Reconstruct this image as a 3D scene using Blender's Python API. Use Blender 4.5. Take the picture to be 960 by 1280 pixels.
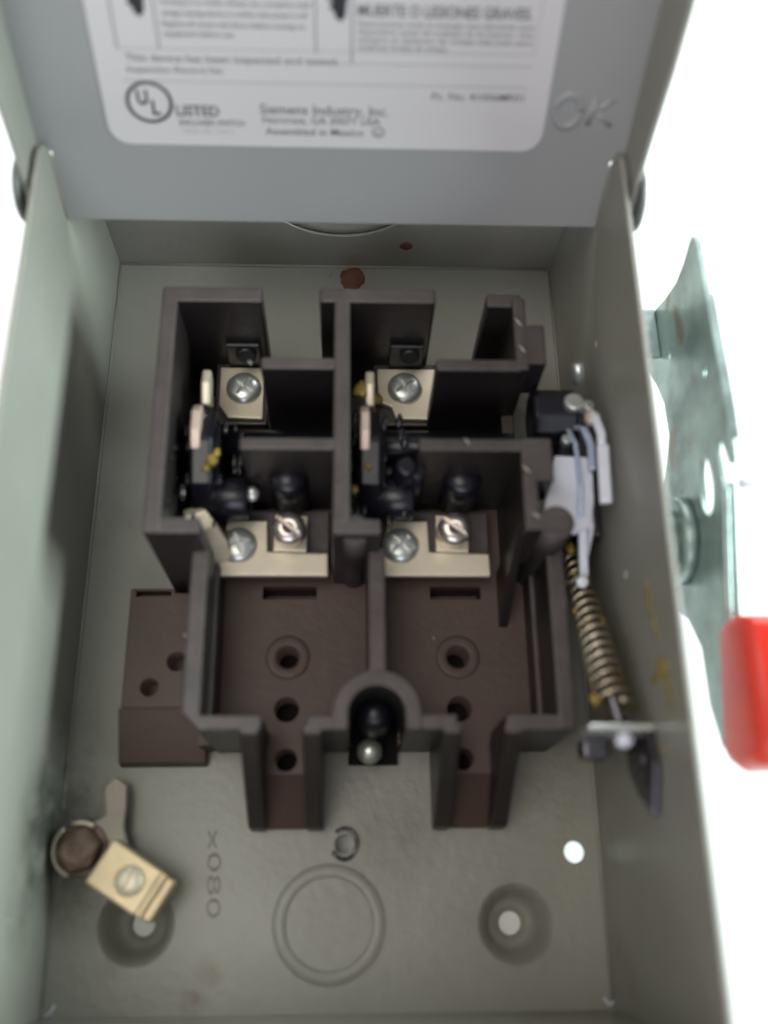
import bpy, bmesh, math, random
from mathutils import Vector, Matrix
random.seed(7)
S = 0.01                                   # every length below is in centimetres
R = math.radians
scene = bpy.context.scene
for o in list(bpy.data.objects): bpy.data.objects.remove(o)
C = scene.collection

# ---------------------------------------------------------------- camera
cd = bpy.data.cameras.new("camera"); cam = bpy.data.objects.new("camera", cd); C.objects.link(cam)
cd.sensor_fit = 'VERTICAL'; cd.sensor_height = 36; cd.lens = 1209.2*36/1280
cam.location = (0.3295*S, -8.1817*S, 26.4728*S)
cam.rotation_euler = (R(21.5637), R(-2.1855), R(-0.6095))
cd.clip_start = 0.005; cd.clip_end = 50
cd.dof.use_dof = True; cd.dof.focus_distance = 0.30; cd.dof.aperture_fstop = 5.2
scene.camera = cam

# ---------------------------------------------------------------- light
w = bpy.data.worlds.new("World"); scene.world = w; w.use_nodes = True
bg = w.node_tree.nodes["Background"];  bg.inputs[1].default_value = 0.27
wt = w.node_tree; tcw = wt.nodes.new("ShaderNodeTexCoord"); sx = wt.nodes.new("ShaderNodeSeparateXYZ"); wr = wt.nodes.new("ShaderNodeMapRange"); wm = wt.nodes.new("ShaderNodeMix"); wm.data_type = 'RGBA'
wt.links.new(tcw.outputs["Generated"], sx.inputs[0]); wt.links.new(sx.outputs[0], wr.inputs[0]); wr.inputs[1].default_value = -1; wr.inputs[2].default_value = 1
wt.links.new(wr.outputs[0], wm.inputs[0]); wm.inputs[6].default_value = (1.0, .86, .76, 1); wm.inputs[7].default_value = (.86, .98, 1.05, 1); wt.links.new(wm.outputs[2], bg.inputs[0])
def area(name, loc, target, size, power, col):
    l = bpy.data.lights.new(name, 'AREA'); l.shape = 'RECTANGLE'; l.size = size[0]*S; l.size_y = size[1]*S
    l.energy = power; l.color = col
    o = bpy.data.objects.new(name, l); C.objects.link(o); o.location = Vector(loc)*S
    o.rotation_euler = (Vector(target)-Vector(loc)).to_track_quat('-Z', 'Y').to_euler(); return o
area("window_light_far", (10, 120, 60), (0, 0, 0), (160, 90), 34, (0.95, 0.98, 1.0))
area("window_light_right", (115, 5, 52), (0, 0, 4), (70, 40), 28, (0.82, 1.0, 0.97))
area("room_light_above", (-30, -12, 130), (0, 0, 0), (70, 60), 5.5, (1.0, .97, .88))
area("room_light_near", (-12, -80, 60), (0, 8, 10), (60, 40), 3.2, (0.84, 0.87, 1.0))
scene.view_settings.view_transform = 'Standard'; scene.view_settings.look = 'None'
scene.view_settings.exposure = 0; scene.view_settings.gamma = 1

# ---------------------------------------------------------------- materials
def mat(name, col, rough=.5, metal=0., var=.12, scale=60., bump=.0, bscale=400., bevel=0., col2=None, spec=.5, wear=None, coat=0.):
    m = bpy.data.materials.new(name); m.use_nodes = True; nt = m.node_tree; N = nt.nodes; L = nt.links
    b = N["Principled BSDF"]; b.inputs["Roughness"].default_value = rough; b.inputs["Metallic"].default_value = metal
    b.inputs["Specular IOR Level"].default_value = spec; b.inputs["Coat Weight"].default_value = coat
    tc = N.new("ShaderNodeTexCoord")
    n1 = N.new("ShaderNodeTexNoise"); n1.inputs["Scale"].default_value = scale; n1.inputs["Detail"].default_value = 6; n1.inputs["Roughness"].default_value = .62
    L.new(tc.outputs["Object"], n1.inputs["Vector"])
    mix = N.new("ShaderNodeMix"); mix.data_type = 'RGBA'
    rr = N.new("ShaderNodeValToRGB"); rr.color_ramp.elements[0].position = .33; rr.color_ramp.elements[1].position = .68
    L.new(n1.outputs["Fac"], rr.inputs[0]); L.new(rr.outputs[0], mix.inputs[0])
    c2 = col2 or tuple(c*(1-var) for c in col)
    mix.inputs[6].default_value = (*col, 1); mix.inputs[7].default_value = (*c2, 1)
    out = mix.outputs[2]
    if wear:
        wc, wscale, thr = wear
        n2 = N.new("ShaderNodeTexNoise"); n2.inputs["Scale"].default_value = wscale; n2.inputs["Detail"].default_value = 5; n2.inputs["Distortion"].default_value = .6
        L.new(tc.outputs["Object"], n2.inputs["Vector"])
        r2 = N.new("ShaderNodeValToRGB"); r2.color_ramp.elements[0].position = thr; r2.color_ramp.elements[1].position = thr+.05
        L.new(n2.outputs["Fac"], r2.inputs[0])
        m2 = N.new("ShaderNodeMix"); m2.data_type = 'RGBA'; L.new(r2.outputs[0], m2.inputs[0]); L.new(out, m2.inputs[6])
        m2.inputs[7].default_value = (*wc, 1); out = m2.outputs[2]
    L.new(out, b.inputs["Base Color"])
    mr = N.new("ShaderNodeMapRange"); mr.inputs[3].default_value = max(.02, rough-.08); mr.inputs[4].default_value = min(1, rough+.1)
    L.new(n1.outputs["Fac"], mr.inputs[0]); L.new(mr.outputs[0], b.inputs["Roughness"])
    nrm = None
    if bevel:
        bv = N.new("ShaderNodeBevel"); bv.samples = 4; bv.inputs[0].default_value = bevel*S; nrm = bv.outputs[0]
    if bump:
        n3 = N.new("ShaderNodeTexNoise"); n3.inputs["Scale"].default_value = bscale; n3.inputs["Detail"].default_value = 3
        L.new(tc.outputs["Object"], n3.inputs["Vector"])
        bp = N.new("ShaderNodeBump"); bp.inputs["Strength"].default_value = bump; bp.inputs["Distance"].default_value = .0006
        L.new(n3.outputs["Fac"], bp.inputs["Height"])
        if nrm: L.new(nrm, bp.inputs["Normal"])
        nrm = bp.outputs[0]
    if nrm: L.new(nrm, b.inputs["Normal"])
    return m
M = {}
M['paint'] = mat('grey_enamel', (.335, .325, .285), .36, 0, .15, 14, .3, 380, wear=((.20, .165, .12), 48, .72))
M['ear'] = mat('dark_hinge_enamel', (.13, .135, .13), .35, 0, .2, 40, .2, 300)
M['paint_cover'] = mat('grey_enamel_cover', (.335, .335, .335), .4, 0, .06, 18, .1, 450)
M['zinc'] = mat('zinc_plate', (.86, .88, .97), .32, .15, .2, 60, .15, 300, bevel=.04)
M['zincdull'] = mat('galvanised_steel', (.38, .47, .45), .36, .7, .28, 45, .2, 200, col2=(.15, .18, .17), wear=((.20, .15, .11), 55, .64))
M['tin'] = mat('tinned_brass', (.82, .72, .56), .40, .4, .15, 60, .15, 300, bevel=.03)
M['lug'] = mat('brass_lug', (.66, .54, .36), .45, .7, .18, 60, .15, 300, bevel=.04)
M['screw'] = mat('screw_steel', (.72, .74, .71), .3, .75, .25, 90, .1, 300)
M['wet'] = mat('wet_blue_black_grease', (.012, .014, .035), .12, 0, .3, 200, .2, 300, col2=(.03, .022, .012), coat=.6)
M['clamp'] = mat('clamp_screw_steel', (.60, .54, .50), .22, .9, .3, 120, .1, 300)
M['dark'] = mat('black_plastic', (.009, .009, .016), .3, 0, .3, 60, .1, 300, bevel=.05)
M['block'] = mat('brown_moulded_plastic', (.021, .016, .016), .38, 0, .2, 50, .25, 350, bevel=.05)  # base near black: shade of the side faces held in the colour
def toplight_tint(m, col, amount=1.):  # paints up-facing faces paler, overhead light put into the colour
    nt = m.node_tree; N = nt.nodes; L = nt.links; b = N["Principled BSDF"]; src = b.inputs["Base Color"].links[0].from_socket
    g = N.new("ShaderNodeNewGeometry"); sx = N.new("ShaderNodeSeparateXYZ"); L.new(g.outputs["Normal"], sx.inputs[0])
    mr = N.new("ShaderNodeMapRange"); mr.interpolation_type = 'SMOOTHSTEP'; mr.inputs[1].default_value = .35; mr.inputs[2].default_value = .95; L.new(sx.outputs[2], mr.inputs[0])
    tc = N.new("ShaderNodeTexCoord"); n = N.new("ShaderNodeTexNoise"); n.inputs["Scale"].default_value = 130; n.inputs["Detail"].default_value = 8; n.inputs["Roughness"].default_value = .75
    L.new(tc.outputs["Object"], n.inputs[0]); m2 = N.new("ShaderNodeMapRange"); m2.inputs[1].default_value = .3; m2.inputs[2].default_value = .7; m2.inputs[3].default_value = .45*amount; m2.inputs[4].default_value = amount
    L.new(n.outputs[0], m2.inputs[0]); mu = N.new("ShaderNodeMath"); mu.operation = 'MULTIPLY'; L.new(mr.outputs[0], mu.inputs[0]); L.new(m2.outputs[0], mu.inputs[1])
    mx = N.new("ShaderNodeMix"); mx.data_type = 'RGBA'; L.new(mu.outputs[0], mx.inputs[0]); L.new(src, mx.inputs[6]); mx.inputs[7].default_value = (*col, 1); L.new(mx.outputs[2], b.inputs["Base Color"])
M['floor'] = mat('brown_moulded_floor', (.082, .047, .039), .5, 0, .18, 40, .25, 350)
toplight_tint(M['block'], (.108, .086, .082), .85); toplight_tint(M['floor'], (.105, .066, .052), .6)  # wall tops and floor lightened in the colour, as if lit from above
M['darksteel'] = mat('oiled_dark_steel', (.16, .15, .17), .25, .9, .3, 60, .2, 200, bevel=.04)
M['spring'] = mat('greasy_spring_steel', (.62, .54, .42), .3, .9, .4, 80, .1, 300, col2=(.30, .23, .13))
M['bluesteel'] = mat('blue_white_zinc', (.62, .72, .92), .25, .6, .3, 80, .15, 300)
M['pit'] = mat('recess_shade_black', (.010, .008, .008), .75, 0, .3, 60, spec=.15)  # near-black colour that stands for the shade inside recesses
M['olddark'] = mat('tarnished_lug', (.05, .05, .05), .35, .6, .4, 80, .2, 300)
M['copper'] = mat('copper_contact', (.82, .62, .52), .42, .5, .2, 70, .1, 300)
M['grease'] = mat('yellow_grease', (.42, .30, .06), .25, 0, .35, 200, .4, 500, col2=(.16, .10, .03))
M['greasepale'] = mat('dried_grease', (.42, .33, .10), .45, 0, .3, 200)
M['brownbolt'] = mat('browned_bolt', (.19, .12, .09), .4, .4, .35, 220, .6, 260, col2=(.07, .045, .035))
M['wallgrease'] = mat('thin_yellow_grease', (.56, .40, .09), .35, 0, .4, 150)
def smudges(m, spots, base):
    nt = m.node_tree; N = nt.nodes; L = nt.links; b = N["Principled BSDF"]; src = b.inputs["Base Color"].links[0].from_socket
    tc = N.new("ShaderNodeTexCoord"); nz = N.new("ShaderNodeTexNoise"); nz.inputs["Scale"].default_value = 85; nz.inputs["Detail"].default_value = 7; nz.inputs["Roughness"].default_value = .7; L.new(tc.outputs["Object"], nz.inputs[0])
    for (x, y, z, r_, col, amt) in spots:
        d = N.new("ShaderNodeVectorMath"); d.operation = 'DISTANCE'; L.new(tc.outputs["Object"], d.inputs[0]); d.inputs[1].default_value = tuple((Vector((x, y, z))-Vector(base))*S)
        mr = N.new("ShaderNodeMapRange"); mr.interpolation_type = 'SMOOTHSTEP'; mr.inputs[1].default_value = r_*S; mr.inputs[2].default_value = r_*.15*S; L.new(d.outputs["Value"], mr.inputs[0])
        n2 = N.new("ShaderNodeMapRange"); n2.inputs[1].default_value = .38; n2.inputs[2].default_value = .62; n2.inputs[4].default_value = amt; L.new(nz.outputs[0], n2.inputs[0])
        mu = N.new("ShaderNodeMath"); mu.operation = 'MULTIPLY'; L.new(mr.outputs[0], mu.inputs[0]); L.new(n2.outputs[0], mu.inputs[1])
        mx = N.new("ShaderNodeMix"); mx.data_type = 'RGBA'; L.new(mu.outputs[0], mx.inputs[0]); L.new(src, mx.inputs[6]); mx.inputs[7].default_value = (*col, 1); src = mx.outputs[2]
    L.new(src, b.inputs["Base Color"])
smudges(M['paint'], [(-6.9, -6.6, .6, 2.2, (.05, .05, .042), .95), (-7, -6.3, 1.9, 2.0, (.06, .065, .055), .9), (-7, -4.6, .7, 1.8, (.10, .11, .095), .8), (-6.2, -8.2, 0, 1.3, (.12, .115, .09), .7), (-7, -8.0, 2.0, 2.0, (.09, .10, .085), .8), (-3.02, -9.93, 0, .5, (.17, .12, .07), .8), (-3.4, -10.6, 0, .5, (.14, .09, .07), .7),
    (6.95, -9.7, .9, 1.0, (.13, .09, .07), .8), (7, -10.2, 2.0, .8, (.15, .11, .08), .6), (6.9, 2, 2.5, 2.6, (.10, .095, .095), .7), (6.95, -3.6, 3.2, 2.4, (.10, .09, .08), .8), (.6, 10.6, 0, 1.0, (.22, .13, .09), .5), (1.6, -6.9, 0, 1.6, (.2, .18, .145), .6),
    (4.7, -8.9, 0, 1.8, (.2, .18, .15), .5), (6.2, 5.2, 0, 2.4, (.2, .16, .13), .6), (5.5, -6.0, 0, 2.0, (.19, .17, .14), .5), (7, -7.2, 1.2, .8, (.12, .11, .1), .5), (-6.9, 2.5, .8, 2.2, (.17, .17, .145), .5)], (0, 0, -1.2))
_n = M['wallgrease'].node_tree; _t = _n.nodes.new("ShaderNodeTexCoord"); _x = _n.nodes.new("ShaderNodeTexNoise"); _x.inputs["Scale"].default_value = 260; _x.inputs["Detail"].default_value = 4
_m = _n.nodes.new("ShaderNodeMapRange"); _m.inputs[1].default_value = .38; _m.inputs[2].default_value = .62; _m.inputs[3].default_value = .3; _m.inputs[4].default_value = .95
_n.links.new(_t.outputs["Object"], _x.inputs[0]); _n.links.new(_x.outputs[0], _m.inputs[0]); _n.links.new(_m.outputs[0], _n.nodes["Principled BSDF"].inputs["Alpha"])
M['rust'] = mat('rust', (.20, .075, .04), .8, 0, .4, 200, .3, 500)
M['red'] = mat('red_vinyl_grip', (.66, .022, .008), .34, 0, .25, 25, .3, 220, spec=.5)
M['label'] = mat('white_label_paper', (.66, .635, .645), .45, 0, .03, 15)
M['ink'] = mat('grey_ink', (.16, .16, .17), .6, 0, .1, 60)
M['inkblack'] = mat('black_ink', (.03, .03, .035), .6, 0, .1, 60)
M['inkpale'] = mat('pale_grey_rule_ink', (.50, .49, .49), .6, 0, .1, 60)
M['pencil'] = mat('pencil_mark', (.285, .28, .245), .6, 0, .3, 300)
M['white'] = mat('white_table', (.90, .90, .90), .6, 0, .02, 4)

# ---------------------------------------------------------------- helpers
def tag(o, label=None, cat=None, kind=None, group=None):
    if label: o['label'] = label
    if cat: o['category'] = cat
    if kind: o['kind'] = kind
    if group: o['group'] = group
    return o
def thing(name, label, cat, loc):
    o = bpy.data.objects.new(name, None); C.objects.link(o); o.location = Vector(loc)*S; o.empty_display_size = .01
    o['base'] = [float(v) for v in loc]
    return tag(o, label, cat)
def root_of(p):
    while p.parent: p = p.parent
    return p
class MB:
    """collects solids given in world centimetres"""
    def __init__(s): s.bm = bmesh.new()
    def _bev(s, geom_faces, b, seg=2):
        if b:
            es = list({e for f in geom_faces for e in f.edges if len(e.link_faces) == 2 and e.calc_face_angle(0) > R(40)})
            bmesh.ops.bevel(s.bm, geom=es, offset=b, segments=seg, affect='EDGES', profile=.5, clamp_overlap=True)
    def prism(s, poly, a0, a1, axis='z', bev=0., M4=None, seg=2):
        """polygon extruded along an axis. axis z: poly=(x,y); x: poly=(y,z); y: poly=(x,z)"""
        def P(u, v, a):
            q = {'z': (u, v, a), 'x': (a, u, v), 'y': (u, a, v)}[axis]
            return (M4 @ Vector(q)) if M4 else Vector(q)
        lo = [s.bm.verts.new(P(u, v, a0)) for u, v in poly]; hi = [s.bm.verts.new(P(u, v, a1)) for u, v in poly]
        fs = [s.bm.faces.new(lo), s.bm.faces.new(hi)]
        n = len(poly)
        for i in range(n): fs.append(s.bm.faces.new([lo[i], lo[(i+1) % n], hi[(i+1) % n], hi[i]]))
        bmesh.ops.recalc_face_normals(s.bm, faces=fs)
        s._bev(fs, bev, seg); return s
    def box(s, x0, x1, y0, y1, z0, z1, bev=0., M4=None, jit=0.):
        if jit:
            j = lambda: random.uniform(-jit, jit)
            x0 += j(); x1 += j(); y0 += j(); y1 += j(); z1 += j()
        return s.prism([(x0, y0), (x1, y0), (x1, y1), (x0, y1)], z0, z1, 'z', bev, M4)
    def lathe(s, prof, c, ax=(0, 0, 1), seg=40, cap=True):
        """prof = [(r, h)...] bottom to top"""
        q = Vector((0, 0, 1)).rotation_difference(Vector(ax).normalized()).to_matrix()
        c = Vector(c); rings = []
        for r, h in prof:
            if r < 1e-6: rings.append([s.bm.verts.new(c+q@Vector((0, 0, h)))])
            else: rings.append([s.bm.verts.new(c+q@Vector((r*math.cos(2*math.pi*k/seg), r*math.sin(2*math.pi*k/seg), h))) for k in range(seg)])
        fs = []
        for a, b in zip(rings, rings[1:]):
            for k in range(seg):
                k2 = (k+1) % seg
                if len(a) == 1 and len(b) == 1: continue
                if len(a) == 1: fs.append(s.bm.faces.new([a[0], b[k2], b[k]]))
                elif len(b) == 1: fs.append(s.bm.faces.new([a[k], a[k2], b[0]]))
                else: fs.append(s.bm.faces.new([a[k], a[k2], b[k2], b[k]]))
        if cap:
            for rg in (rings[0], rings[-1]):
                if len(rg) > 2: fs.append(s.bm.faces.new(rg))
        for f in fs: f.smooth = len(f.verts) < 5
        bmesh.ops.recalc_face_normals(s.bm, faces=fs); return s
    def cyl(s, c, r, h, ax=(0, 0, 1), seg=40, b=0.):
        b = min(b, r*.5, h*.4)
        return s.lathe([(r, 0), (r, h-b), (r-b*.3, h-b*.3), (r-b, h)] if b else [(r, 0), (r, h)], c, ax, seg)
    def tube(s, pts, r, seg=10, closed=False):
        pts = [Vector(p) for p in pts]; n = len(pts); rr = r if isinstance(r, (list, tuple)) else [r]*n
        rings = []; up = Vector((0.13, .21, 1)).normalized(); fs = []
        for i, p in enumerate(pts):
            if closed: t = (pts[(i+1) % n]-pts[i-1]).normalized()
            else: t = (pts[min(i+1, n-1)]-pts[max(i-1, 0)]).normalized()
            a = t.cross(up)
            if a.length < .05: a = t.cross(Vector((1, 0, 0)))
            a.normalize(); b = t.cross(a).normalized(); up = b if False else up
            rings.append([s.bm.verts.new(p+rr[i]*(a*math.cos(2*math.pi*k/seg)+b*math.sin(2*math.pi*k/seg))) for k in range(seg)])
        rng = range(n) if closed else range(n-1)
        for i in rng:
            A, B = rings[i], rings[(i+1) % n]
            for k in range(seg): fs.append(s.bm.faces.new([A[k], A[(k+1) % seg], B[(k+1) % seg], B[k]]))
        if not closed: fs += [s.bm.faces.new(rings[0]), s.bm.faces.new(rings[-1])]
        for f in fs: f.smooth = True
        bmesh.ops.recalc_face_normals(s.bm, faces=fs); return s
    def strip(s, pts, width, thick, wdir=(1, 0, 0), bev=0.):
        """flat bar that follows a path; wdir = direction of its width"""
        pts = [Vector(p) for p in pts]; n = len(pts); wv = Vector(wdir).normalized(); rings = []; fs = []
        ww = width if isinstance(width, (list, tuple)) else [width]*n
        for i, p in enumerate(pts):
            t = (pts[min(i+1, n-1)]-pts[max(i-1, 0)]).normalized(); nn = t.cross(wv).normalized()
            rings.append([s.bm.verts.new(p+a*wv*ww[i]/2+b*nn*thick/2) for a, b in ((-1, -1), (1, -1), (1, 1), (-1, 1))])
        for A, B in zip(rings, rings[1:]):
            for k in range(4): fs.append(s.bm.faces.new([A[k], A[(k+1) % 4], B[(k+1) % 4], B[k]]))
        fs += [s.bm.faces.new(rings[0]), s.bm.faces.new(rings[-1])]
        bmesh.ops.recalc_face_normals(s.bm, faces=fs); s._bev(fs, bev); return s
    def mesh(s, name):
        me = bpy.data.meshes.new(name); s.bm.to_mesh(me); s.bm.free(); return me
    def build(s, name, m, parent=None, smooth_angle=None, cut=None, rel=None):
        """rel: thing whose base the mesh is measured from (for parents not yet set)"""
        me = s.mesh(name); o = bpy.data.objects.new(name, me); C.objects.link(o)
        if cut:
            for c in (cut if isinstance(cut, list) else [cut]):
                cm = c.mesh('cutter'); co = bpy.data.objects.new('cutter', cm); C.objects.link(co)
                md = o.modifiers.new('b', 'BOOLEAN'); md.object = co; md.operation = 'DIFFERENCE'; md.solver = 'EXACT'
                bpy.context.view_layer.update()
                dg = bpy.context.evaluated_depsgraph_get()
                new = bpy.data.meshes.new_from_object(o.evaluated_get(dg)); o.modifiers.clear(); o.data = new
                bpy.data.objects.remove(co); bpy.data.meshes.remove(cm)
            me = o.data
        base = Vector((0, 0, 0))
        if parent is not None: base = Vector(root_of(parent)['base']) if 'base' in root_of(parent) else Vector((0, 0, 0))
        me.transform(Matrix.Scale(S, 4) @ Matrix.Translation(-base))
        me.materials.clear(); me.materials.append(m)
        if parent is not None: o.parent = parent
        return o
def circ(cx, cy, r, n=40, a0=0, a1=360):
    full = abs(a1-a0) >= 360
    k = n if full else n+1
    return [(cx+r*math.cos(R(a0+(a1-a0)*i/n)), cy+r*math.sin(R(a0+(a1-a0)*i/n))) for i in range(k)]
def rrect(x0, x1, y0, y1, r, n=8):
    pts = []
    for cx, cy, a in ((x1-r, y0+r, -90), (x1-r, y1-r, 0), (x0+r, y1-r, 90), (x0+r, y0+r, 180)):
        pts += circ(cx, cy, r, n, a, a+90)
    return pts
def text(body, name, m, M4, x, y, width, height, parent, depth=.004, bold=0., lift=.0, align='LEFT', rot=0.):
    cu = bpy.data.curves.new('t', 'FONT'); cu.body = body; cu.size = 1; cu.extrude = 0; cu.offset = bold; cu.resolution_u = 3
    o = bpy.data.objects.new('t', cu); C.objects.link(o); bpy.context.view_layer.update()
    me = bpy.data.meshes.new_from_object(o.evaluated_get(bpy.context.evaluated_depsgraph_get()))
    bpy.data.objects.remove(o); bpy.data.curves.remove(cu)
    bm = bmesh.new(); bm.from_mesh(me); bpy.data.meshes.remove(me)
    xs = [v.co.x for v in bm.verts]; x0, x1 = min(xs), max(xs)
    for v in bm.verts: v.co.x = (v.co.x-x0)/(x1-x0)*width; v.co.y = v.co.y/.72*height; v.co.z = 0
    r = bmesh.ops.extrude_face_region(bm, geom=list(bm.faces))
    for g in r['geom']:
        if isinstance(g, bmesh.types.BMVert): g.co.z += depth
    bmesh.ops.recalc_face_normals(bm, faces=list(bm.faces))
    T = M4 @ Matrix.Translation((x, y, lift)) @ Matrix.Rotation(R(rot), 4, 'Z')
    for v in bm.verts: v.co = T @ v.co
    mb = MB(); mb.bm.free(); mb.bm = bm
    return mb.build(name, m, parent)
def copy_part(o, parent, off):
    c = o.copy(); C.objects.link(c); c.parent = parent; c.location = Vector(o.location)+Vector(off)*S
    for ch in list(o.children):
        d = ch.copy(); C.objects.link(d); d.parent = c
    return c
def blob(mb, c, r, flat=(1, 1, .35), n=2, rough=.3):
    r0 = bmesh.ops.create_icosphere(mb.bm, subdivisions=n, radius=1)
    for v in r0['verts']:
        k = 1+random.uniform(-rough, rough)
        v.co = Vector(c)+Vector((v.co.x*r*flat[0], v.co.y*r*flat[1], v.co.z*r*flat[2]))*k
        for f in v.link_faces: f.smooth = True

# ================================================================ THE SETTING
tb = MB(); tb.box(-150, 150, -150, 150, -4, -1.155)
table = tb.build('table_top', M['white']); tag(table, kind='structure')

# ================================================================ ENCLOSURE
HX, HY, D, T = 7.0, 10.9, 7.84, .13
enc = thing('switch_enclosure', 'open grey painted steel switch box with its hinged cover raised', 'electrical box', (0, 0, -1.2))
bp = MB(); bp.box(-HX, HX, -HY, HY, -T, 0)
cut = MB()
dimples = [(-4.87, -8.85), (4.68, -8.93)]
for x, y in dimples: cut.cyl((x, y, -1), .97, 2)
cut.cyl((6.31, -7.22, -1), .27, 2)
cut.cyl((-.04, -8.87, -1), 1.43, 2)
cut.cyl((.32, -6.97, -1), .25, 2)
back = bp.build('back_panel', M['paint'], enc, cut=cut)
for x, y in dimples:
    d = MB()
    prof = [(.97, 0), (.90, -.05), (.80, -.22), (.72, -.62), (.62, -.90), (.5, -1.0), (.30, -1.02), (.30, -1.14), (.5, -1.14), (.72, -1.02), (.84, -.7), (.93, -.25), (.97, -T)]
    d.lathe(prof, (x, y, 0), seg=48, cap=False)
    d.build('mounting_dimple', M['paint'], enc)
# knockout: washer and disc, set a hair below the panel
k = MB(); k.lathe([(1.11, -.10), (1.11, -.015), (1.125, -.005), (1.405, -.005), (1.42, -.02), (1.42, -.11)], (-.04, -8.87, 0), seg=56, cap=False)
k.lathe([(1.11, -.11), (1.41, -.11)], (-.04, -8.87, 0), seg=56, cap=False)
kn = k.build('knockout', M['paint'], enc)
k = MB(); k.cyl((-.04, -8.87, -.12), 1.105, .114, seg=56, b=.015); k.build('knockout_disc', M['paint'], kn)
# raised lips of the pierced tab above the knockout
k = MB()
pts = [(.32+.33*math.cos(R(a)), -6.97+.38*math.sin(R(a)), .06+.05*math.sin(R(a*2))) for a in range(-150, 131, 14)]
k.tube(pts, .055, 8); k.build('pierced_tab', M['darksteel'], enc)
# side walls (profile in y,z), front top corner rounded
def wallpoly(y0, y1, z1, r=1.4):
    return [(y0, -T), (y1, -T), (y1, 4.0), (10.2, 4.9), (9.35, 6.2), (9.0, 7.1), (8.82, z1-.22), (8.55, z1-.03), (8.4, z1), (y0, z1)]
for sgn in (-1, 1):
    k = MB()
    a, b = (HX, HX+T) if sgn > 0 else (-HX-T, -HX)
    k.prism(wallpoly(-HY-.02, HY+.02, D), a, b, 'x', .035)
    # small dents / pierced holes
    cut = MB()
    if sgn > 0:
        cut.cyl((6, 5.45, 4.28), .11, 3, (1, 0, 0), 20); cut.cyl((6, -1.16, 4.7), .12, 3, (1, 0, 0), 20)
    else: cut.cyl((-8, -8.6, 3.2), .13, 3, (1, 0, 0), 20)
    k.build('side_wall', M['paint'], enc, cut=cut)
k = MB(); k.box(-HX-.09, HX+.09, -HY-T, -HY, -T+.01, D-.02, .03); k.build('bottom_wall', M['paint'], enc)
k = MB(); k.box(-HX-.09, HX+.09, HY, HY+T, -T+.01, 6.6, .03)
c = MB(); c.cyl((.15, 9, 4.15), 2.62, 4, (0, 1, 0), 64)
k.build('top_wall', M['paint'], enc, cut=c)
k = MB(); k.lathe([(2.85, .22), (2.85, .14), (2.60, .138), (2.50, .06), (2.3, .06), (2.15, .2), (0, .2)], (.15, HY, 4.15), (0, 1, 0), 64, cap=False)
kn2 = k.build('hub_opening_plate', M['paint'], enc)
# bend seams: fine folded gaps at the inside corners
k = MB(); k.tube([(-6.97, y, .02) for y in (-10.7, -5, 0, 5, 10.8)], .05, 6); k.tube([(6.97, y, .02) for y in (-10.7, -5, 0, 5, 10.8)], .05, 6)
k.tube([(x, 10.87, .02) for x in (-6.9, 0, 6.9)], .05, 6); k.build('corner_seam', M['paint'], enc)
k = MB(); k.tube([(6.75, -10.62, .03), (6.88, -10.8, .05), (6.96, -10.7, .15)], .04, 8); k.tube([(-6.66, -10.6, .02), (-6.76, -10.78, .04), (-6.88, -10.85, .1)], .03, 8)
tag(k.build('weld_spatter', M['zinc'], enc), kind='stuff')
# rust spots and pencil mark on the sheet
for (c, r, fl) in (((.5, 10.4, .0), .40, (1, 1.1, .12)), ):
    k = MB(); blob(k, c, r, fl, 3, .12); k.build('rust_spot', M['rust'], enc)
k = MB(); blob(k, (2.2, 10.9, 1.1), .2, (1, .1, 1), 3, .1); k.build('rust_spot', M['rust'], enc)
I4 = Matrix.Identity(4)
text('x080', 'pencil_writing', M['pencil'], I4, -3.2, -6.6, 2.1, .36, enc, depth=.003, lift=.003, bold=-.012, rot=-88)

# cover
e_s = Vector((0, 1, 3.2)).normalized(); e_n = Vector((0, -3.2, 1)).normalized()
MC = Matrix.Translation((0, 8, 4.6)) @ Matrix(((1, 0, 0, 0), (0, e_s.y, e_n.y, 0), (0, e_s.z, e_n.z, 0), (0, 0, 0, 1)))
LEN = 21.0
k = MB()
pl = [(-6.93, .95), (6.93, .95), (6.93, 2.85), (7.36, 3.05), (7.36, LEN), (-7.36, LEN), (-7.36, 3.05), (-6.93, 2.85)]
k.prism(pl, -.12, 0, 'z', .02, MC)
cover = k.build('cover', M['paint_cover'], enc)
for sgn in (-1, 1):
    k = MB()
    # flange profile in (s, n): runs beside the box wall and ends in a rounded nose near the hinge
    prof = [(1.2, .35), (1.6, -.05), (2.6, -.10), (LEN, -.10), (LEN, 1.95), (7.5, 1.85), (6.0, 1.75), (4.4, 1.5), (3.5, 1.4), (2.4, 1.4), (1.6, 1.25), (1.25, .85)]
    a, b = (7.24, 7.37) if sgn > 0 else (-7.37, -7.24)
    mx = MC @ Matrix(((0, 0, 1, 0), (1, 0, 0, 0), (0, 1, 0, 0), (0, 0, 0, 1)))
    k.prism(prof, a, b, 'z', .03, mx)
    k.build('cover_flange', M['paint'], cover)
    k = MB(); k.lathe([(.78, 0), (.82, .06), (.78, .14), (.6, .2), (.3, .22), (0, .22)], (sgn*7.37, 7.75, 7.3), (sgn, 0, 0), 40)
    k.build('hinge_ear', M['ear'], enc)
k = MB(); k.prism([(-7.3, LEN), (7.3, LEN), (7.3, LEN+.12), (-7.3, LEN+.12)], -.1, 1.5, 'z', .03, MC); k.build('cover_lip', M['paint_cover'], cover)
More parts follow.
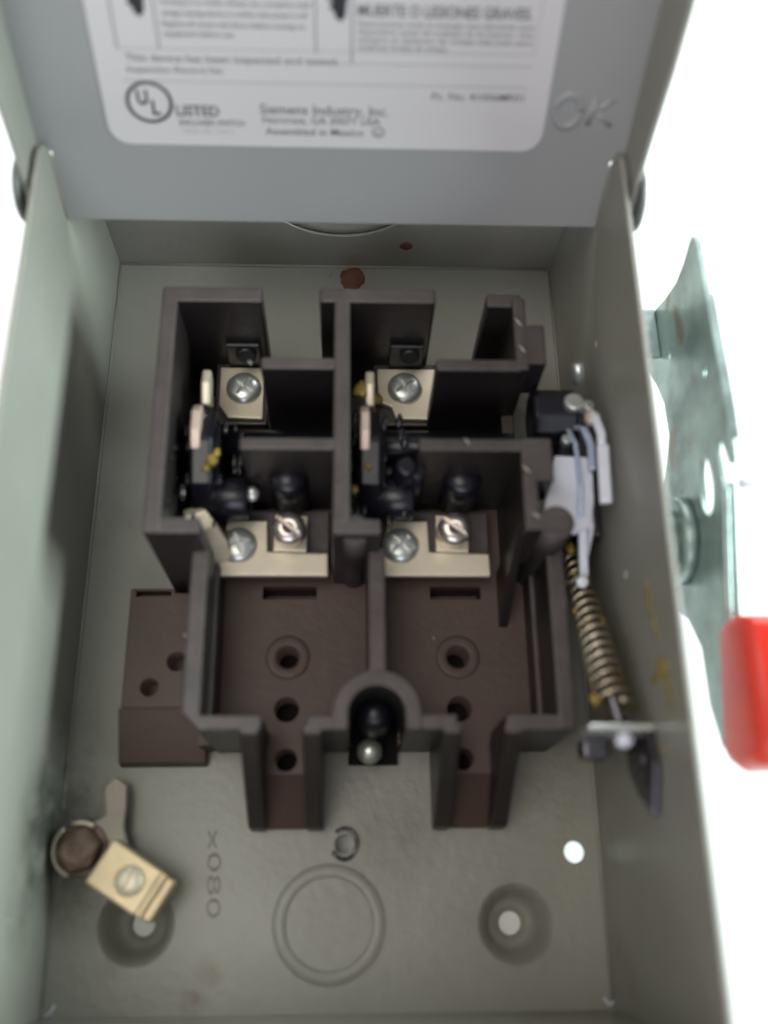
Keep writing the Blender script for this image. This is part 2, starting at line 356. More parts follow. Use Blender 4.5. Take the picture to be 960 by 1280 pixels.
# embossed inspection mark on the cover: letters O K pressed into the sheet
def press(path, r, name='embossed_letter'):
    k = MB(); k.tube([MC @ Vector((x, y, -r*.55)) for x, y in path], r, 14); return k.build(name, M['paint_cover'], cover)
press([(5.62+.32*math.cos(R(a)), 4.18+.40*math.sin(R(a))) for a in range(0, 361, 15)], .11)
k = MB(); k.tube([MC @ Vector(v) for v in ((6.15, 3.85, -.06), (6.2, 4.15, -.06), (6.25, 4.5, -.06))], .1, 12)
k.tube([MC @ Vector(v) for v in ((6.68, 4.5, -.06), (6.45, 4.3, -.06), (6.24, 4.18, -.06))], .095, 12); k.tube([MC @ Vector(v) for v in ((6.3, 4.2, -.06), (6.5, 4.0, -.06), (6.72, 3.82, -.06))], .09, 12)
k.build('embossed_letter', M['paint_cover'], cover)

# label
k = MB(); k.prism(rrect(-5.42, 5.10, 3.12, 12.5, .5), .004, .016, 'z', 0, MC)
lab = k.build('warning_label', M['label'], enc); tag(lab, 'white rounded paper label printed in grey and black')
LZ = .018
def rule(x0, y0, x1, y1, w=.03, m='inkpale'):
    k = MB(); v = Vector((x1-x0, y1-y0)); n = Vector((-v.y, v.x)).normalized()*w/2
    k.prism([(x0-n.x, y0-n.y), (x1-n.x, y1-n.y), (x1+n.x, y1+n.y), (x0+n.x, y0+n.y)], LZ, LZ+.003, 'z', 0, MC)
    return k.build('printed_rule', M[m], lab)
for x in (-4.86, -3.92, -.39, .42): rule(x, 5.45 if x != .42 else 5.25, x, 12, .03, 'ink')
rule(4.6, 5.5, 4.6, 12)
rule(-4.86, 5.47, 4.6, 5.52); rule(-.3, 5.22, 4.6, 5.25, .04); rule(-4.86, 4.72, 4.55, 4.74, .04)
def tx(b, x0, x1, y, h, m='ink', bold=0.): return text(b, 'printed_text', M[m], MC, x0, y-h/2, x1-x0, h, lab, depth=.003, lift=LZ, bold=bold)
tx('This device has been inspected and tested.', -4.72, .12, 5.27, .17, 'ink', .004)
tx('Inspection Record No', -4.72, -2.55, 5.0, .15, 'ink', .002)
tx('LISTED', -3.74, -2.72, 4.02, .26, 'ink', .028)
tx('ENCLOSED SWITCH', -3.70, -2.15, 3.72, .15, 'ink', .008)
tx('ISSUE NO.', -3.62, -2.35, 3.5, .12, 'inkpale')
tx('Siemens Industry, Inc.', -1.75, 1.30, 4.10, .25, 'ink', .006)
tx('Norcross, GA 30071 USA', -1.70, 1.12, 3.83, .19, 'ink', .004)
tx('Assembled in Mexico', -1.65, .72, 3.54, .19, 'ink', .004)
tx('Pc. No. 41006MR01', 2.32, 4.5, 4.5, .18, 'ink', .004)
# circled mark
k = MB()
def ring(cx, cy, r0, r1, m, name, sx=1., n=40):
    k = MB(); a = circ(0, 0, 1, n)
    for i in range(n):
        p, q = a[i], a[(i+1) % n]
        k.prism([(cx+p[0]*r0*sx, cy+p[1]*r0), (cx+q[0]*r0*sx, cy+q[1]*r0), (cx+q[0]*r1*sx, cy+q[1]*r1), (cx+p[0]*r1*sx, cy+p[1]*r1)], LZ, LZ+.003, 'z', 0, MC)
    return k.build(name, M[m], lab)
ring(-4.34, 4.2, .44, .52, 'inkblack', 'emblem_ring', 1.06)
tx('U', -4.62, -4.36, 4.33, .36, 'inkblack', .03); tx('L', -4.30, -4.10, 4.08, .36, 'inkblack', .03)
ring(1.08, 3.55, .11, .14, 'ink', 'emblem_ring', 1.1, 20); tx('c', 1.02, 1.14, 3.55, .12, 'ink', .01)
# warning cells (top of the frame)
for i, (b, x1) in enumerate((('Turn off all power supplying this device before', -.55), ('working on or inside. Always use a properly rated', -.5), ('voltage sensing device to confirm that power is off.', -.55), ('Replace all covers and doors before turning on.', -.6), ('equipment before use.', -2.2))):
    tx(b, -3.78, x1, 6.75-.235*i if i < 4 else 5.83, .13, 'ink', .002)
tx('MUERTE O LESIONES GRAVES.', .55, 4.42, 6.43, .25, 'ink', .02)
for i, (b, x1) in enumerate((('Desconecte toda la energia que alimenta este', 4.5), ('dispositivo antes de trabajar en el interior. Use', 4.5), ('siempre un detector de voltaje adecuado para', 4.5), ('confirmar la falta de voltaje.', 2.6))):
    tx(b, .55, x1, 6.14-.175*i, .115, 'ink', .002)
for i in range(10):
    tx('Desconecte toda la energia que alimenta este', .55, 4.4, 7.1+i*.4, .16, 'ink'); tx('Turn off all power supplying this device before', -3.78, -.6, 7.1+i*.4, .16, 'ink')
for cx in (-4.33, .08):
    k = MB()
    k.prism([(cx-.02, 6.25), (cx+.10, 6.16), (cx+.2, 6.3), (cx+.22, 6.55), (cx+.3, 6.9), (cx-.05, 6.95), (cx-.1, 6.5)], LZ, LZ+.003, 'z', 0, MC)
    for j, (a, b) in enumerate(((-.28, 6.8), (-.2, 6.62), (-.16, 6.45))):
        k.prism([(cx+a, b), (cx+a+.16, b-.08), (cx+a+.18, b-.02), (cx+a+.02, b+.08)], LZ, LZ+.003, 'z', 0, MC)
    k.build('warning_pictogram', M['inkblack'], lab)

# ================================================================ SWITCH BASE (brown moulded block)
blk = thing('switch_block', 'dark brown moulded plastic switch block screwed to the back of the grey box', 'switch block', (0.8, 0, 0))
ZU, ZL, FZ = 5.2, 3.9, 1.3
J = .008
# floor with real holes
k = MB()
k.prism([(-3.40, -4.62), (-2.08, -4.62), (-2.08, -5.35), (-.24, -5.35), (-.24, -4.62), (2.62, -4.62), (2.62, -5.35), (4.45, -5.35), (4.45, -4.62), (5.7, -4.62), (5.7, 3.9), (-4.1, 3.9), (-4.1, -.2), (-3.40, -.2)], .02, FZ, 'z')
cuts = []
holes = [(-1.18, -2.37, .29), (-1.18, -3.73, .33), (-1.16, -5.0, .29), (3.31, -2.37, .29), (3.30, -3.73, .33), (3.33, -5.0, .29)]
cut = MB()
for x, y, r in holes: cut.cyl((x, y, .25), r, 3, seg=36)
cut.box(-1.9, -.45, -.78, -.42, .4, 3); cut.box(2.62, 4.0, -.78, -.42, .4, 3)
cut2 = MB(); cut2.prism([(1.07+.62*math.cos(R(a)), -4.05+.62*math.sin(R(a))) for a in range(0, 181, 12)]+[(.45, -5.5), (1.69, -5.5)], -.5, 3, 'z')
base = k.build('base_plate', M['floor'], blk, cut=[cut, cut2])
for x, y, r_ in holes:
    k = MB(); k.cyl((x, y, .26), r_-.01, .12, seg=30); k.build('hole_shade_disc', M['pit'], base)  # black disc added in each blind hole to paint its shade
for x, y in ((-1.18, -2.37), (3.31, -2.37)):
    k = MB(); k.lathe([(.30, FZ-.02), (.30, FZ+.035), (.34, FZ+.05), (.54, FZ+.05), (.58, FZ+.03), (.58, FZ-.02)], (x, y, 0), seg=40, cap=False)
    k.build('hole_boss', M['floor'], base)
# channels of the two wire guides
for x0, x1 in ((-2.08, -.24), (2.62, 4.45)):
    k = MB(); k.prism([(-5.33, .02), (-5.33, FZ-.01), (-5.4, FZ-.06), (-6.6, .35), (-6.6, .02)], x0+.05, x1-.05, 'x', .03)
    k.build('guide_floor', M['floor'], blk)
    for a in (x0-.03, x1-.42):
        k = MB(); k.prism([(-4.5, .03), (-4.5, ZL-.02), (-4.72, ZL-.03), (-6.62, .75), (-6.66, .05)], a, a+.45, 'x', .07)
        k.build('guide_rail', M['block'], blk)
# left mounting tab
k = MB(); k.prism([(-5.5, -3.62), (-3.35, -3.62), (-3.35, -.5), (-4.3, -.5), (-4.3, -.38), (-5.5, -.38)], .02, 1.0, 'z', .04)
cut = MB(); cut.cyl((-4.8, -3.08, .1), .25, 3); cut.cyl((-4.13, -2.4, .1), .27, 3); cut.box(-5.35, -4.4, -.62, -.45, .6, 3)
k.build('mounting_tab', M['floor'], blk, cut=cut)
k = MB(); k.prism([(-3.60, .02), (-3.60, .93), (-3.7, .88), (-4.95, .35), (-5.02, .02)], -5.58, -3.3, 'x', .04); k.build('tab_ramp', M['floor'], blk)
# upper outer walls
def walls(name, boxes, mt='block'):
    k = MB()
    for b in boxes: k.box(*b, bev=.06, jit=J)
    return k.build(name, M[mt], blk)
walls('outer_wall', [(-4.42, -4.0, -.30, 6.45, .05, ZU)])
walls('outer_wall', [(-4.40, -3.08, -.32, .10, .06, ZU-.02)])
walls('end_wall', [(-4.40, -1.85, 6.02, 6.46, .05, ZU)])
walls('end_wall', [(-.37, 2.65, 6.04, 6.48, .05, ZU)])
walls('end_wall', [(3.98, 4.9, 6.0, 6.4, .05, ZU-.05)])
walls('center_barrier', [(.0, .42, -.05, 6.3, .05, ZU), (.0, 1.14, -.34, .06, .06, ZU-.01), (.87, 1.31, -3.45, -.2, .05, ZL)])
k = MB(); k.lathe([(.36, .1), (.36, ZU-.3)], (.55, -.1, 0), seg=32); k.build('barrier_column', M['block'], blk)
walls('cross_barrier', [(-1.82, .1, 4.08, 4.42, .3, ZU-.01)])
walls('cross_barrier', [(2.6, 4.8, 4.08, 4.42, .3, ZU-.015)])
walls('cross_barrier', [(-2.26, .1, 1.84, 2.18, .3, ZU-.01)])
walls('cross_barrier', [(2.1, 4.7, 1.84, 2.18, .3, ZU-.015)])
walls('right_wall', [(4.62, 4.97, 4.1, 6.25, .05, ZU+.01), (4.7, 5.42, 4.27, 5.45, 3.6, ZU), (4.60, 4.96, 1.9, 4.2, .05, 2.7)])
walls('right_wall', [(4.58, 4.96, .0, 2.1, .05, ZU), (4.6, 5.36, 1.04, 2.2, 3.9, ZU+.015), (4.58, 5.7, -.22, .2, 2.6, ZU-.01)])
k = MB(); k.lathe([(.42, 1.0), (.42, ZU-.05)], (5.35, .0, 0), seg=32); k.build('barrier_column', M['block'], blk)
# lower outer walls
k = MB()
k.prism([(-3.45, -4.25), (-3.02, -4.68), (-2.8, -4.66), (-2.8, -4.3), (-3.02, -4.3), (-3.02, -.2), (-3.45, -.2)], .05, ZL, 'z', .06)
k.build('lower_wall', M['block'], blk)
walls('lower_wall', [(-2.9, -1.62, -4.66, -4.30, .06, ZL-.01)])
walls('lower_wall', [(-.58, .25, -4.66, -4.30, .06, ZL-.01)])
walls('lower_wall', [(1.95, 2.95, -4.66, -4.30, .06, ZL-.01)])
walls('lower_wall', [(4.08, 5.74, -4.68, -4.31, .06, ZL-.01)])
walls('lower_wall', [(5.30, 5.74, -4.66, -.15, .05, ZL)])
walls('inner_ledge', [(-3.1, -2.92, -4.35, -.2, .05, 2.6)]); walls('inner_ledge', [(5.15, 5.35, -4.35, -.2, .05, 2.2)])
# arch around the mounting screw
k = MB()
o_ = circ(1.07, -4.3, 1.05, 28, 0, 180); i_ = circ(1.07, -4.3, .66, 28, 180, 0)
k.prism([(2.12, -4.66)] + o_ + [(.02, -4.66), (.41, -4.66)] + i_ + [(1.73, -4.66)], .05, ZL+.01, 'z', .05)
k.build('screw_arch', M['block'], blk)
k = MB(); k.prism(circ(1.07, -4.3, .665, 24, 0, 180) + circ(1.07, -4.3, .60, 24, 180, 0), .2, 3.3, 'z'); k.box(.42, 1.72, -5.0, -3.7, .03, .3); k.build('screw_well', M['pit'], blk)  # near-black liner, shade of the arch cavity put into the colour
# gusset in the right compartment and pillars below terminals
k = MB(); k.prism([(-1.6, 1.2), (.0, ZU-.3), (.0, 1.2)], 4.45, 4.68, 'x', .03); k.build('gusset', M['block'], blk)
walls('terminal_pillar', [(-3.4, -1.9, 4.1, 6.1, .1, 2.0)]); walls('terminal_pillar', [(1.1, 2.9, 4.1, 6.1, .1, 2.0)])
walls('terminal_pillar', [(-3.2, -.1, -.12, 1.5, .1, 2.08)]); walls('terminal_pillar', [(1.3, 4.2, -.12, 1.5, .1, 2.08)])
walls('switch_well_floor', [(-4.05, 4.7, 2.1, 4.15, .1, 1.45)], 'dark')
for x in (-1.15, 3.35):
    k = MB(); k.lathe([(.5, 2.0), (.5, 3.6), (.42, 3.75), (0, 3.8)], (x+.0, 1.82, 0), seg=28); k.build('wire_channel', M['dark'], blk)
k = MB(); k.lathe([(.28, 2), (.28, 4.3), (.2, 4.4)], (1.85, 1.8, 0), seg=24); k.lathe([(.2, 2), (.2, 4.3)], (2.15, 1.74, 0), seg=24); k.build('moulded_rib', M['dark'], blk)
# rotor with its blade carriers
k = MB(); k.cyl((-3.95, 3.25, 2.3), .5, 8.9, (1, 0, 0), 40, .06)
rot = k.build('rotor', M['dark'], blk)
k = MB(); k.prism([(3.45+.72*math.cos(R(a)), 3.9+.72*math.sin(R(a))) for a in range(22, 382, 45)], 5.15, 6.3, 'x', .07)
k.build('rotor_end', M['dark'], rot)
for x0 in (-3.35, .95):
    k = MB(); k.prism([(3.6, 2.6), (3.7, 3.7), (2.6, 4.25), (1.5, 3.9), (.95, 3.1), (.95, 2.3), (1.6, 2.1), (2.6, 2.3)], x0-.28, x0+.3, 'x', .1, seg=3)
    k.cyl((x0-.2, 1.45, 3.0), .56, 1.35, (1, 0, 0), 32, .08); k.box(x0+.2, x0+.42, 1.6, 3.3, 2.4, 3.6, .06)
    k.build('blade_carrier', M['dark'], rot)
    k = MB(); k.prism([(3.9, 3.3), (4.65, 3.5), (4.75, 3.95), (4.3, 4.05), (3.75, 3.85)], x0-.12, x0+.12, 'x', .06)
    k.build('contact_blade', M['tin'] if x0 < 0 else M['tin'], rot)
    k = MB(); k.prism([(2.5, 3.95), (2.8, 4.0), (3.5, 3.7), (3.62, 4.1), (3.3, 4.38), (2.75, 4.42), (2.3, 4.2)], x0-.26, x0-.02, 'x', .05)
    k.build('contact_blade', M['copper'], rot)
k = MB()
for (x, y, z, r) in ((-3.05, 2.05, 4.12, .16), (-3.2, 1.85, 4.08, .11), (-2.95, 2.25, 4.1, .10), (.72, 4.15, 3.95, .2), (.8, 4.4, 3.8, .14), (.9, 1.9, 4.1, .09), (.55, 1.35, 3.9, .1)): blob(k, (x, y, z), r, (1, 1.2, .5), 2, .3)
tag(k.build('grease_smear', M['grease'], blk), kind='stuff')
k = MB()
for (x, y, z, r) in ((1.15, 4.75, 2.33, .16), (1.05, 4.4, 2.4, .12)): blob(k, (x, y, z), r, (1, 1.3, .4), 2, .3)
tag(k.build('grease_smear', M['grease'], blk), kind='stuff')

# wet, blue-black grease clinging to the rotor and the channel walls
k = MB()
for cx in (-3.2, .95):
    for i in range(34):
        x = cx+random.uniform(-.65, .95); y = random.uniform(.5, 3.6); z = 3.95 if y > 1.6 else 3.7-.5*(x-cx)
        blob(k, (x, y, z-random.uniform(0, .5)), random.uniform(.05, .14), (.7, 1.9, .9), 2, .25)
    for i in range(12): blob(k, (cx-.78+(.0 if cx < 0 else .28), random.uniform(.4, 3.8), random.uniform(3.2, 4.8)), random.uniform(.03, .07), (.3, 1.8, 1.2), 2, .2)
tag(k.build('wet_grease', M['wet'], blk), kind='stuff')
# --- screw heads: shared mesh with a cross recess
def screw_mb(r, h=.24):
    k = MB(); k.lathe([(r*.98, 0), (r, .05), (r*.93, h*.55), (r*.7, h*.85), (r*.4, h), (0, h)], (0, 0, 0), seg=36); return k
def cross_cut(r, h, slot=False, ang=30):
    c = MB(); Rm = Matrix.Rotation(R(ang), 4, 'Z')
    c.box(-r*.62, r*.62, -r*.10, r*.10, h*.45, h*3, 0, Rm)
    if not slot: c2 = MB(); c2.box(-r*.10, r*.10, -r*.62, r*.62, h*.40, h*3.1, 0, Rm); return [c, c2]
    return [c]
def place_screw(parent, c, r, ang=25, slot=False, m='screw', h=.24, name='screw'):
    k = screw_mb(r, h); cuts = cross_cut(r, h, slot, ang)
    o = k.build(name, M[m], None, cut=cuts)
    b = Vector(root_of(parent)['base'])
    o.data.transform(Matrix.Translation((Vector(c)-b)*S)); o.parent = parent
    for f in o.data.polygons: f.use_smooth = True
    o.data.set_sharp_from_angle(angle=R(42)) if hasattr(o.data, 'set_sharp_from_angle') else None
    return o
# upper terminals
for i, (poly, sc) in enumerate((([(-2.98, 4.22), (-2.0, 4.18), (-2.02, 5.82), (-3.25, 5.82), (-3.25, 4.62)], (-2.56, 5.12)), ([(1.72, 4.22), (2.76, 4.2), (2.88, 5.82), (1.2, 5.82), (1.22, 4.75), (1.6, 4.6)], (1.99, 5.16)))):
    k = MB(); k.prism(poly, 2.04, 2.22, 'z', .04); t = k.build('line_terminal', M['tin'], blk)
    place_screw(t, (*sc, 2.2), .5, 35 if i else 55)
    k = MB(); k.box(sc[0]-.45, sc[0]+.5, 5.86, 6.0, 1.9, 3.3, .05); k.cyl((sc[0]+.1, 5.9, 2.9), .28, .2, (0, -1, .3), 24, .05); k.build('wire_lug', M['olddark'], t)
# lower terminals
for i, dx in enumerate((0, 4.28)):
    k = MB()
    k.prism([(-2.83+dx, 1.12), (-1.76+dx, 1.12), (-1.73+dx, .25), (-.14+dx, .2), (-.13+dx, -.42), ((-3.1 if i == 0 else -2.95)+dx, -.42), ((-3.3 if i == 0 else -2.97)+dx, .05), (-2.9+dx, .5)], 2.1, 2.28, 'z', .04)
    t = k.build('load_terminal', M['tin'], blk)
    place_screw(t, (-2.5+dx, .41, 2.26), .5, 20+25*i)
    k = MB(); k.prism([(-1.57+dx, .22), (-.7+dx, .2), (-.68+dx, 1.2), (-1.55+dx, 1.25)], 2.3, 2.42, 'z', .03); k.build('clamp_saddle', M['tin'], t)
    k = MB(); k.lathe([(.42, 0), (.43, .1), (.43, .78), (.38, .88), (.2, .91), (0, .91)], (-1.13+dx, .72, 2.40), (.0, -.18, 1), 36)
    c = MB(); c.box(-.6, .6, -.05, .05, 3.22, 4, 0, Matrix.Translation((-1.13+dx, .56, 0)) @ Matrix.Rotation(R(-40), 4, 'Z'))
    k.build('clamp_screw', M['clamp'], t, cut=c)
    if i == 0:
        k = MB(); k.strip([(-3.0, -.05, 2.3), (-3.08, .25, 2.75), (-3.28, .55, 3.2), (-3.5, .85, 3.35), (-3.62, 1.05, 3.2)], [.72, .74, .68, .6, .45], .18, (1, .35, 0), .05)
        k.build('contact_jaw', M['tin'], t)
k = MB(); k.lathe([(.2, 0), (.2, .1), (.12, .16), (0, .17)], (-2.12, 1.55, 3.1), (0, -.5, 1), 20); k.build('rivet', M['screw'], blk)
# mounting screw in the arch
k = MB(); k.lathe([(.26, 0), (.33, .08), (.31, .26), (.14, .4), (0, .4)], (.97, -4.72, .75), (.0, -.15, 1), 24); k.cyl((.97, -4.7, .25), .18, .6, (0, 0, 1), 20)
k.build('mounting_screw', M['screw'], blk)
k = MB(); k.lathe([(.46, .3), (.46, 2.2), (.40, 2.45), (.25, 2.6), (0, 2.65)], (1.07, -4.02, 0), seg=32); k.build('screw_post', M['dark'], blk)
# chipped / whitened moulding flash on the edges
k = MB()
for (x, y, z, a, l) in ((3.28, 2.08, ZU+.02, -60, .22), (-2.1, 4.3, ZU-.1, -60, .15), (4.75, 5.5, ZU+.02, -55, .3), (4.8, 4.7, ZU+.03, -55, .28), (4.7, 1.35, ZU+.02, -50, .3), (4.85, .15, ZU+.02, -40, .25), (2.68, -1.85, FZ+.02, -60, .14), (-3.62, -2.2, 3.0, -60, .12), (-1.9, 2.3, 4.6, -60, .18)):
    d = Vector((math.cos(R(a)), math.sin(R(a)), 0))*l/2; cc = Vector((x, y, z)); k.tube([cc-d, cc, cc+d], [.008, .022, .008], 6)
tag(k.build('moulding_flash', mat('pale_flash', (.6, .57, .5), .4), blk), kind='stuff')

# ================================================================ SPRING MECHANISM
sp = thing('spring_mechanism', 'greasy coil spring and bright zinc linkage between the brown block and the right wall', 'spring linkage', (6.3, -2, 3))
A, B = Vector((6.26, -.15, 2.7)), Vector((6.36, -4.45, 5.0)); ax = (B-A).normalized(); u = ax.cross(Vector((1, 0, 0))).normalized(); v = ax.cross(u).normalized()
turns = 17; pts = []; 
for i in range(turns*18+1):
    f = i/(turns*18); rr = .25+.17*f; a = 2*math.pi*turns*f; pts.append(A.lerp(B, f)+u*rr*math.cos(a)+v*rr*math.sin(a))
k = MB(); k.tube(pts, .066, 8); k.build('coil_spring', M['spring'], sp)
k = MB(); k.tube([A-ax*1.0, A, A.lerp(B, .5), B+ax*.75], .15, 14); k.build('spring_rod', M['darksteel'], sp)
k = MB(); k.lathe([(.13, 0), (.2, .05), (.2, .2), (.1, .28), (0, .28)], B+ax*.65, tuple(ax), 20); k.build('rod_end', M['zinc'], sp)
# bottom bracket riveted to the right wall
k = MB(); k.box(5.55, 6.98, -4.98, -4.84, 4.6, 5.72, .03); br = k.build('spring_bracket', M['screw'], sp)
k = MB(); k.prism([(-4.98, 3.9), (-4.98, 5.72), (-5.7, 5.85), (-6.7, 5.4), (-6.3, 4.6), (-5.7, 3.9)], 6.82, 6.96, 'x', .03)
c = MB(); c.cyl((6, -5.55, 5.15), .17, 2, (1, 0, 0), 20); k.build('bracket_leg', M['darksteel'], sp, cut=c)
k = MB(); k.box(5.6, 6.25, -5.45, -5.0, 4.2, 4.75, .1); k.build('spring_seat', M['darksteel'], sp)
# zinc links at the top
k = MB(); k.prism([(5.62, 2.12), (6.58, 2.08), (6.52, .9), (6.40, .2), (5.95, .0), (5.2, .5)], 4.2, 4.36, 'z', .04); lk = k.build('drive_plate', M['zinc'], sp)
k = MB(); k.prism([(2.05, 3.2), (2.05, 4.3), (.2, 4.3), (-.3, 3.6), (-.2, 3.0)], 6.36, 6.48, 'x', .04); k.build('drive_plate', M['zinc'], sp)
k = MB(); k.strip([(6.18, 3.6, 4.0), (6.45, 3.35, 4.6), (6.6, 2.9, 4.9), (6.68, 2.4, 5.0), (6.66, 2.1, 5.0)], .22, .2, (1, 0, .3), .05); k.build('link_arm', M['zinc'], sp)
k = MB(); k.strip([(6.68, 2.1, 5.0), (6.62, .55, 5.0)], .30, .22, (1, 0, .2), .05); k.build('link_bar', M['zinc'], sp)
k = MB(); k.strip([(6.20, .5, 4.3), (6.22, -.2, 4.0), (6.25, -.9, 3.7)], .22, .2, (1, 0, 0), .05); k.build('link_arm', M['zinc'], sp)
k = MB(); k.prism([(5.7, 3.9), (6.8, 3.9), (6.85, .4), (6.3, -.2), (5.9, .3)], 2.6, 2.75, 'z', .04); k.box(6.5, 6.9, .3, 3.9, 2.7, 3.4, .05); k.build('mechanism_bracket', M['darksteel'], sp)
k = MB(); k.strip([(6.1, 3.1, 4.1), (6.4, 2.8, 4.5), (6.5, 2.3, 4.6), (6.48, 1.6, 4.6)], .2, .14, (1, 0, .2), .04); k.build('link_arm', M['bluesteel'], sp)
k = MB(); k.strip([(6.02, 3.0, 4.2), (6.15, 2.4, 4.45), (6.18, 1.2, 4.5), (6.1, .4, 4.45)], .13, .12, (1, 0, .2), .03); k.build('link_arm', M['bluesteel'], sp)
k = MB(); k.cyl((6.42, 3.25, 4.75), .16, .2, (.3, .2, 1), 6, .03); k.cyl((5.95, 2.55, 4.2), .15, .2, (.1, .2, 1), 6, .03); tag(k.build('hex_nut', M['screw'], sp), kind='stuff')
k = MB(); k.cyl((6.45, 4.25, 4.3), .17, .55, (-.15, .5, .5), 20, .05); k.build('pivot_pin', M['screw'], sp)
k = MB(); k.cyl((6.15, 3.45, 4.55), .26, .2, (0, .2, 1), 24, .05); k.build('pivot_pin', M['screw'], sp)
k = MB(); k.cyl((6.55, 2.95, 4.7), .2, .2, (0, .2, 1), 24, .05); k.build('pivot_pin', M['copper'], sp)
k = MB(); k.cyl((6.16, -1.0, 3.6), .15, .35, (0, -.3, 1), 20, .05); k.build('pivot_pin', M['zinc'], sp)
k = MB()
for i in range(30):
    f = random.random()**1.5*.95; a = random.uniform(0, 6.28); p = A.lerp(B, f)+(u*math.cos(a)+v*math.sin(a))*(.27+.12*f)
    blob(k, p, random.uniform(.03, .07), (1, 1.6, .6), 2, .3)
blob(k, A+Vector((-.1, .25, .25)), .15, (1, 1.2, .8), 2, .3); blob(k, B+Vector((-.45, .25, .1)), .11, (1.2, 1.2, .8), 2, .3)
tag(k.build('grease_smear', M['grease'], sp), kind='stuff')

# grease on the right wall belongs to the box
k = MB()
for (y, z, r, fy, fz) in ((-2.2, 6.2, .14, 3.2, .8), (-2.9, 6.35, .12, 3.2, .8), (-3.85, 6.55, .2, 1.2, 1.6), (-3.95, 6.0, .10, .9, 3.0), (-4.4, 6.85, .13, 3.4, 1.), (-5.4, 5.9, .12, 1, 1)):
    blob(k, (HX-.005, y, z), r, (.18, fy, fz), 3, .08)
tag(k.build('grease_smear', M['wallgrease'], enc), kind='stuff')

# ================================================================ OPERATING HANDLE
hd = thing('operating_handle', 'galvanised steel lever handle with red vinyl grip outside the right wall', 'lever', (9.2, 0, 2))
X0, X1 = 9.14, 9.3
prof = [(7.42, 6.35), (7.38, 6.1), (7.15, 5.6), (7.0, 4.9), (7.1, 4.0), (7.3, 3.1), (7.30, 2.2), (5.9, 2.05), (5.2, 2.5), (4.4, 2.9), (3.4, 2.95), (2.45, 2.3), (1.9, 1.3), (.8, .6), (-.6, .7), (-1.2, 1.9), (-1.7, 2.6), (-2.6, 3.25), (-4.0, 3.3), (-5.1, 3.75), (-5.2, 4.6), (-2.3, 5.05), (.55, 5.95), (.95, 5.88), (1.5, 5.82), (1.78, 5.95), (1.72, 6.15), (1.4, 6.32), (.95, 6.45), (.9, 6.62), (1.8, 6.74), (2.6, 6.74), (7.1, 6.55)]
k = MB(); k.prism(prof, X0, X1, 'x', .03)
c = MB(); c.cyl((8, 5.45, 3.7), .17, 3, (1, 0, 0), 24); c.cyl((8, 3.73, 5.83), .19, 3, (1, 0, 0), 24)
c.prism([(1.05+.78*math.cos(R(a)), 4.98+.42*math.sin(R(a))) for a in range(0, 360, 12)], 8, 11, 'x')
plate = k.build('lever_plate', M['zincdull'], hd, cut=c)
k = MB(); k.prism([(1.5, 6.74), (1.5, 6.64), (2.6, 6.66), (5.5, 6.52), (5.5, 6.6), (2.6, 6.75)], X1-.02, 9.38, 'x', .01); k.build('lever_flange', M['zincdull'], hd)
k = MB(); k.prism([(.75, 5.9), (.75, 5.78), (-2.5, 4.85), (-5.0, 4.4), (-5.0, 4.55), (-2.5, 4.99)], X1-.02, 9.5, 'x', .02); k.build('lever_flange', M['zincdull'], hd)
k = MB(); k.cyl((HX+T+.01, .3, 3.0), .8, X0-HX-T-.01, (1, 0, 0), 40, .05); k.cyl((8.75, .3, 3.0), 1.15, .38, (1, 0, 0), 40, .05); k.build('pivot_hub', M['zincdull'], hd)
k = MB(); k.box(HX+T+.01, X0-.01, 5.75, 7.3, 3.0, 3.2, .04); k.box(HX+T+.01, HX+T+.2, 5.6, 7.3, 1.0, 3.3, .04); k.build('lock_bracket', M['zincdull'], hd)
k = MB(); k.cyl((X1+.0, .45, 6.5), .12, .4, (1, 0, 0), 16, .03); k.build('rivet', M['zinc'], hd)
k = MB()
gp = [(-2.35, 5.1), (-2.3, 4.7), (-2.6, 3.15), (-3.2, 2.9), (-5.0, 3.3), (-5.45, 3.7), (-5.5, 4.8), (-5.1, 5.3), (-3.2, 5.35)]
k.prism([(-2.34, 4.55), (-2.34, 5.35), (-2.6, 6.3), (-5.2, 6.1), (-5.75, 5.7), (-5.75, 4.6), (-5.5, 4.05), (-5.2, 3.75), (-2.9, 4.35)], 9.08, 11.6, 'x', .28, seg=5)
g = k.build('red_grip', M['red'], hd)
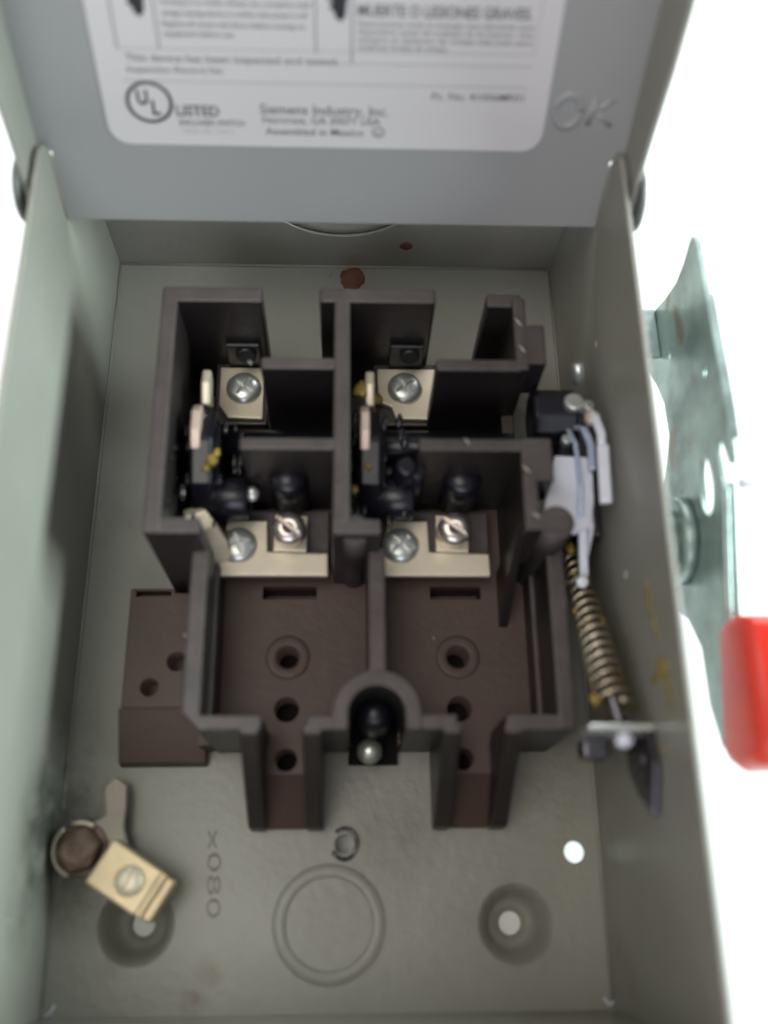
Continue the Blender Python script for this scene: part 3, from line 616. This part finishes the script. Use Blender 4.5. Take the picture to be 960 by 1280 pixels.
for f in g.data.polygons: f.use_smooth = True

# ================================================================ GROUND LUG
gl = thing('ground_lug', 'brass coloured grounding lug bolted at the lower left corner of the box', 'ground lug', (-5.4, -7.6, 0))
k = MB(); k.prism([(-5.83, -5.55), (-5.52, -5.30), (-5.22, -5.52), (-5.2, -6.0), (-5.22, -6.55), (-4.95, -7.3), (-5.3, -7.85), (-6.1, -7.7), (-6.35, -7.0), (-6.05, -6.45), (-5.72, -6.25)], .55, .72, 'z', .05)
k.prism([(-6.1, -7.4), (-5.4, -7.4), (-5.4, -6.7), (-6.1, -6.7)], .0, .56, 'z', 0); k.build('ground_strap', mat('dull_pinkish_strap', (.42, .36, .31), .5, .4, .2, 60, .15, 300), gl)
k = MB()
k.prism([(-6.2+.58*math.cos(R(a)), -7.08+.58*math.sin(R(a))) for a in range(12, 372, 60)], .73, 1.25, 'z', .10, seg=3)
k.cyl((-6.2, -7.08, .72), .66, .1, seg=36, b=.03); k.cyl((-6.2, -7.08, 1.2), .4, .1, seg=30, b=.05)
k.build('bolt', M['brownbolt'], gl)
k = MB(); pts = [(-6.2+.64*math.cos(R(a)), -7.08+.64*math.sin(R(a)), .95) for a in range(130, 262, 12)]
k.tube(pts, .05, 8); pts = [(-6.2+.62*math.cos(R(a)), -7.08+.62*math.sin(R(a)), 1.1) for a in range(60, 110, 12)]; k.tube(pts, .05, 8); k.build('lock_washer', M['tin'], gl)
ang = math.atan2(-.78, 1.26)
ML = Matrix.Translation((-4.85, -7.80, 0)) @ Matrix.Rotation(ang, 4, 'Z')
k = MB(); k.box(-.85, .62, -.58, .58, .72, 1.5, .05, ML); k.box(-.9, .3, -.3, .3, .5, .73, 0, ML)
lb = k.build('lug_body', M['lug'], gl)
k = MB(); k.box(.60, .74, -.57, .57, .80, 1.46, .03, ML); k.box(.73, .98, -.55, .55, .60, 1.33, .05, ML); k.build('lug_lip', M['lug'], gl)
p = ML @ Vector((.06, .0, 1.5)); place_screw(lb, p, .36, 62, True, 'tin', .16)
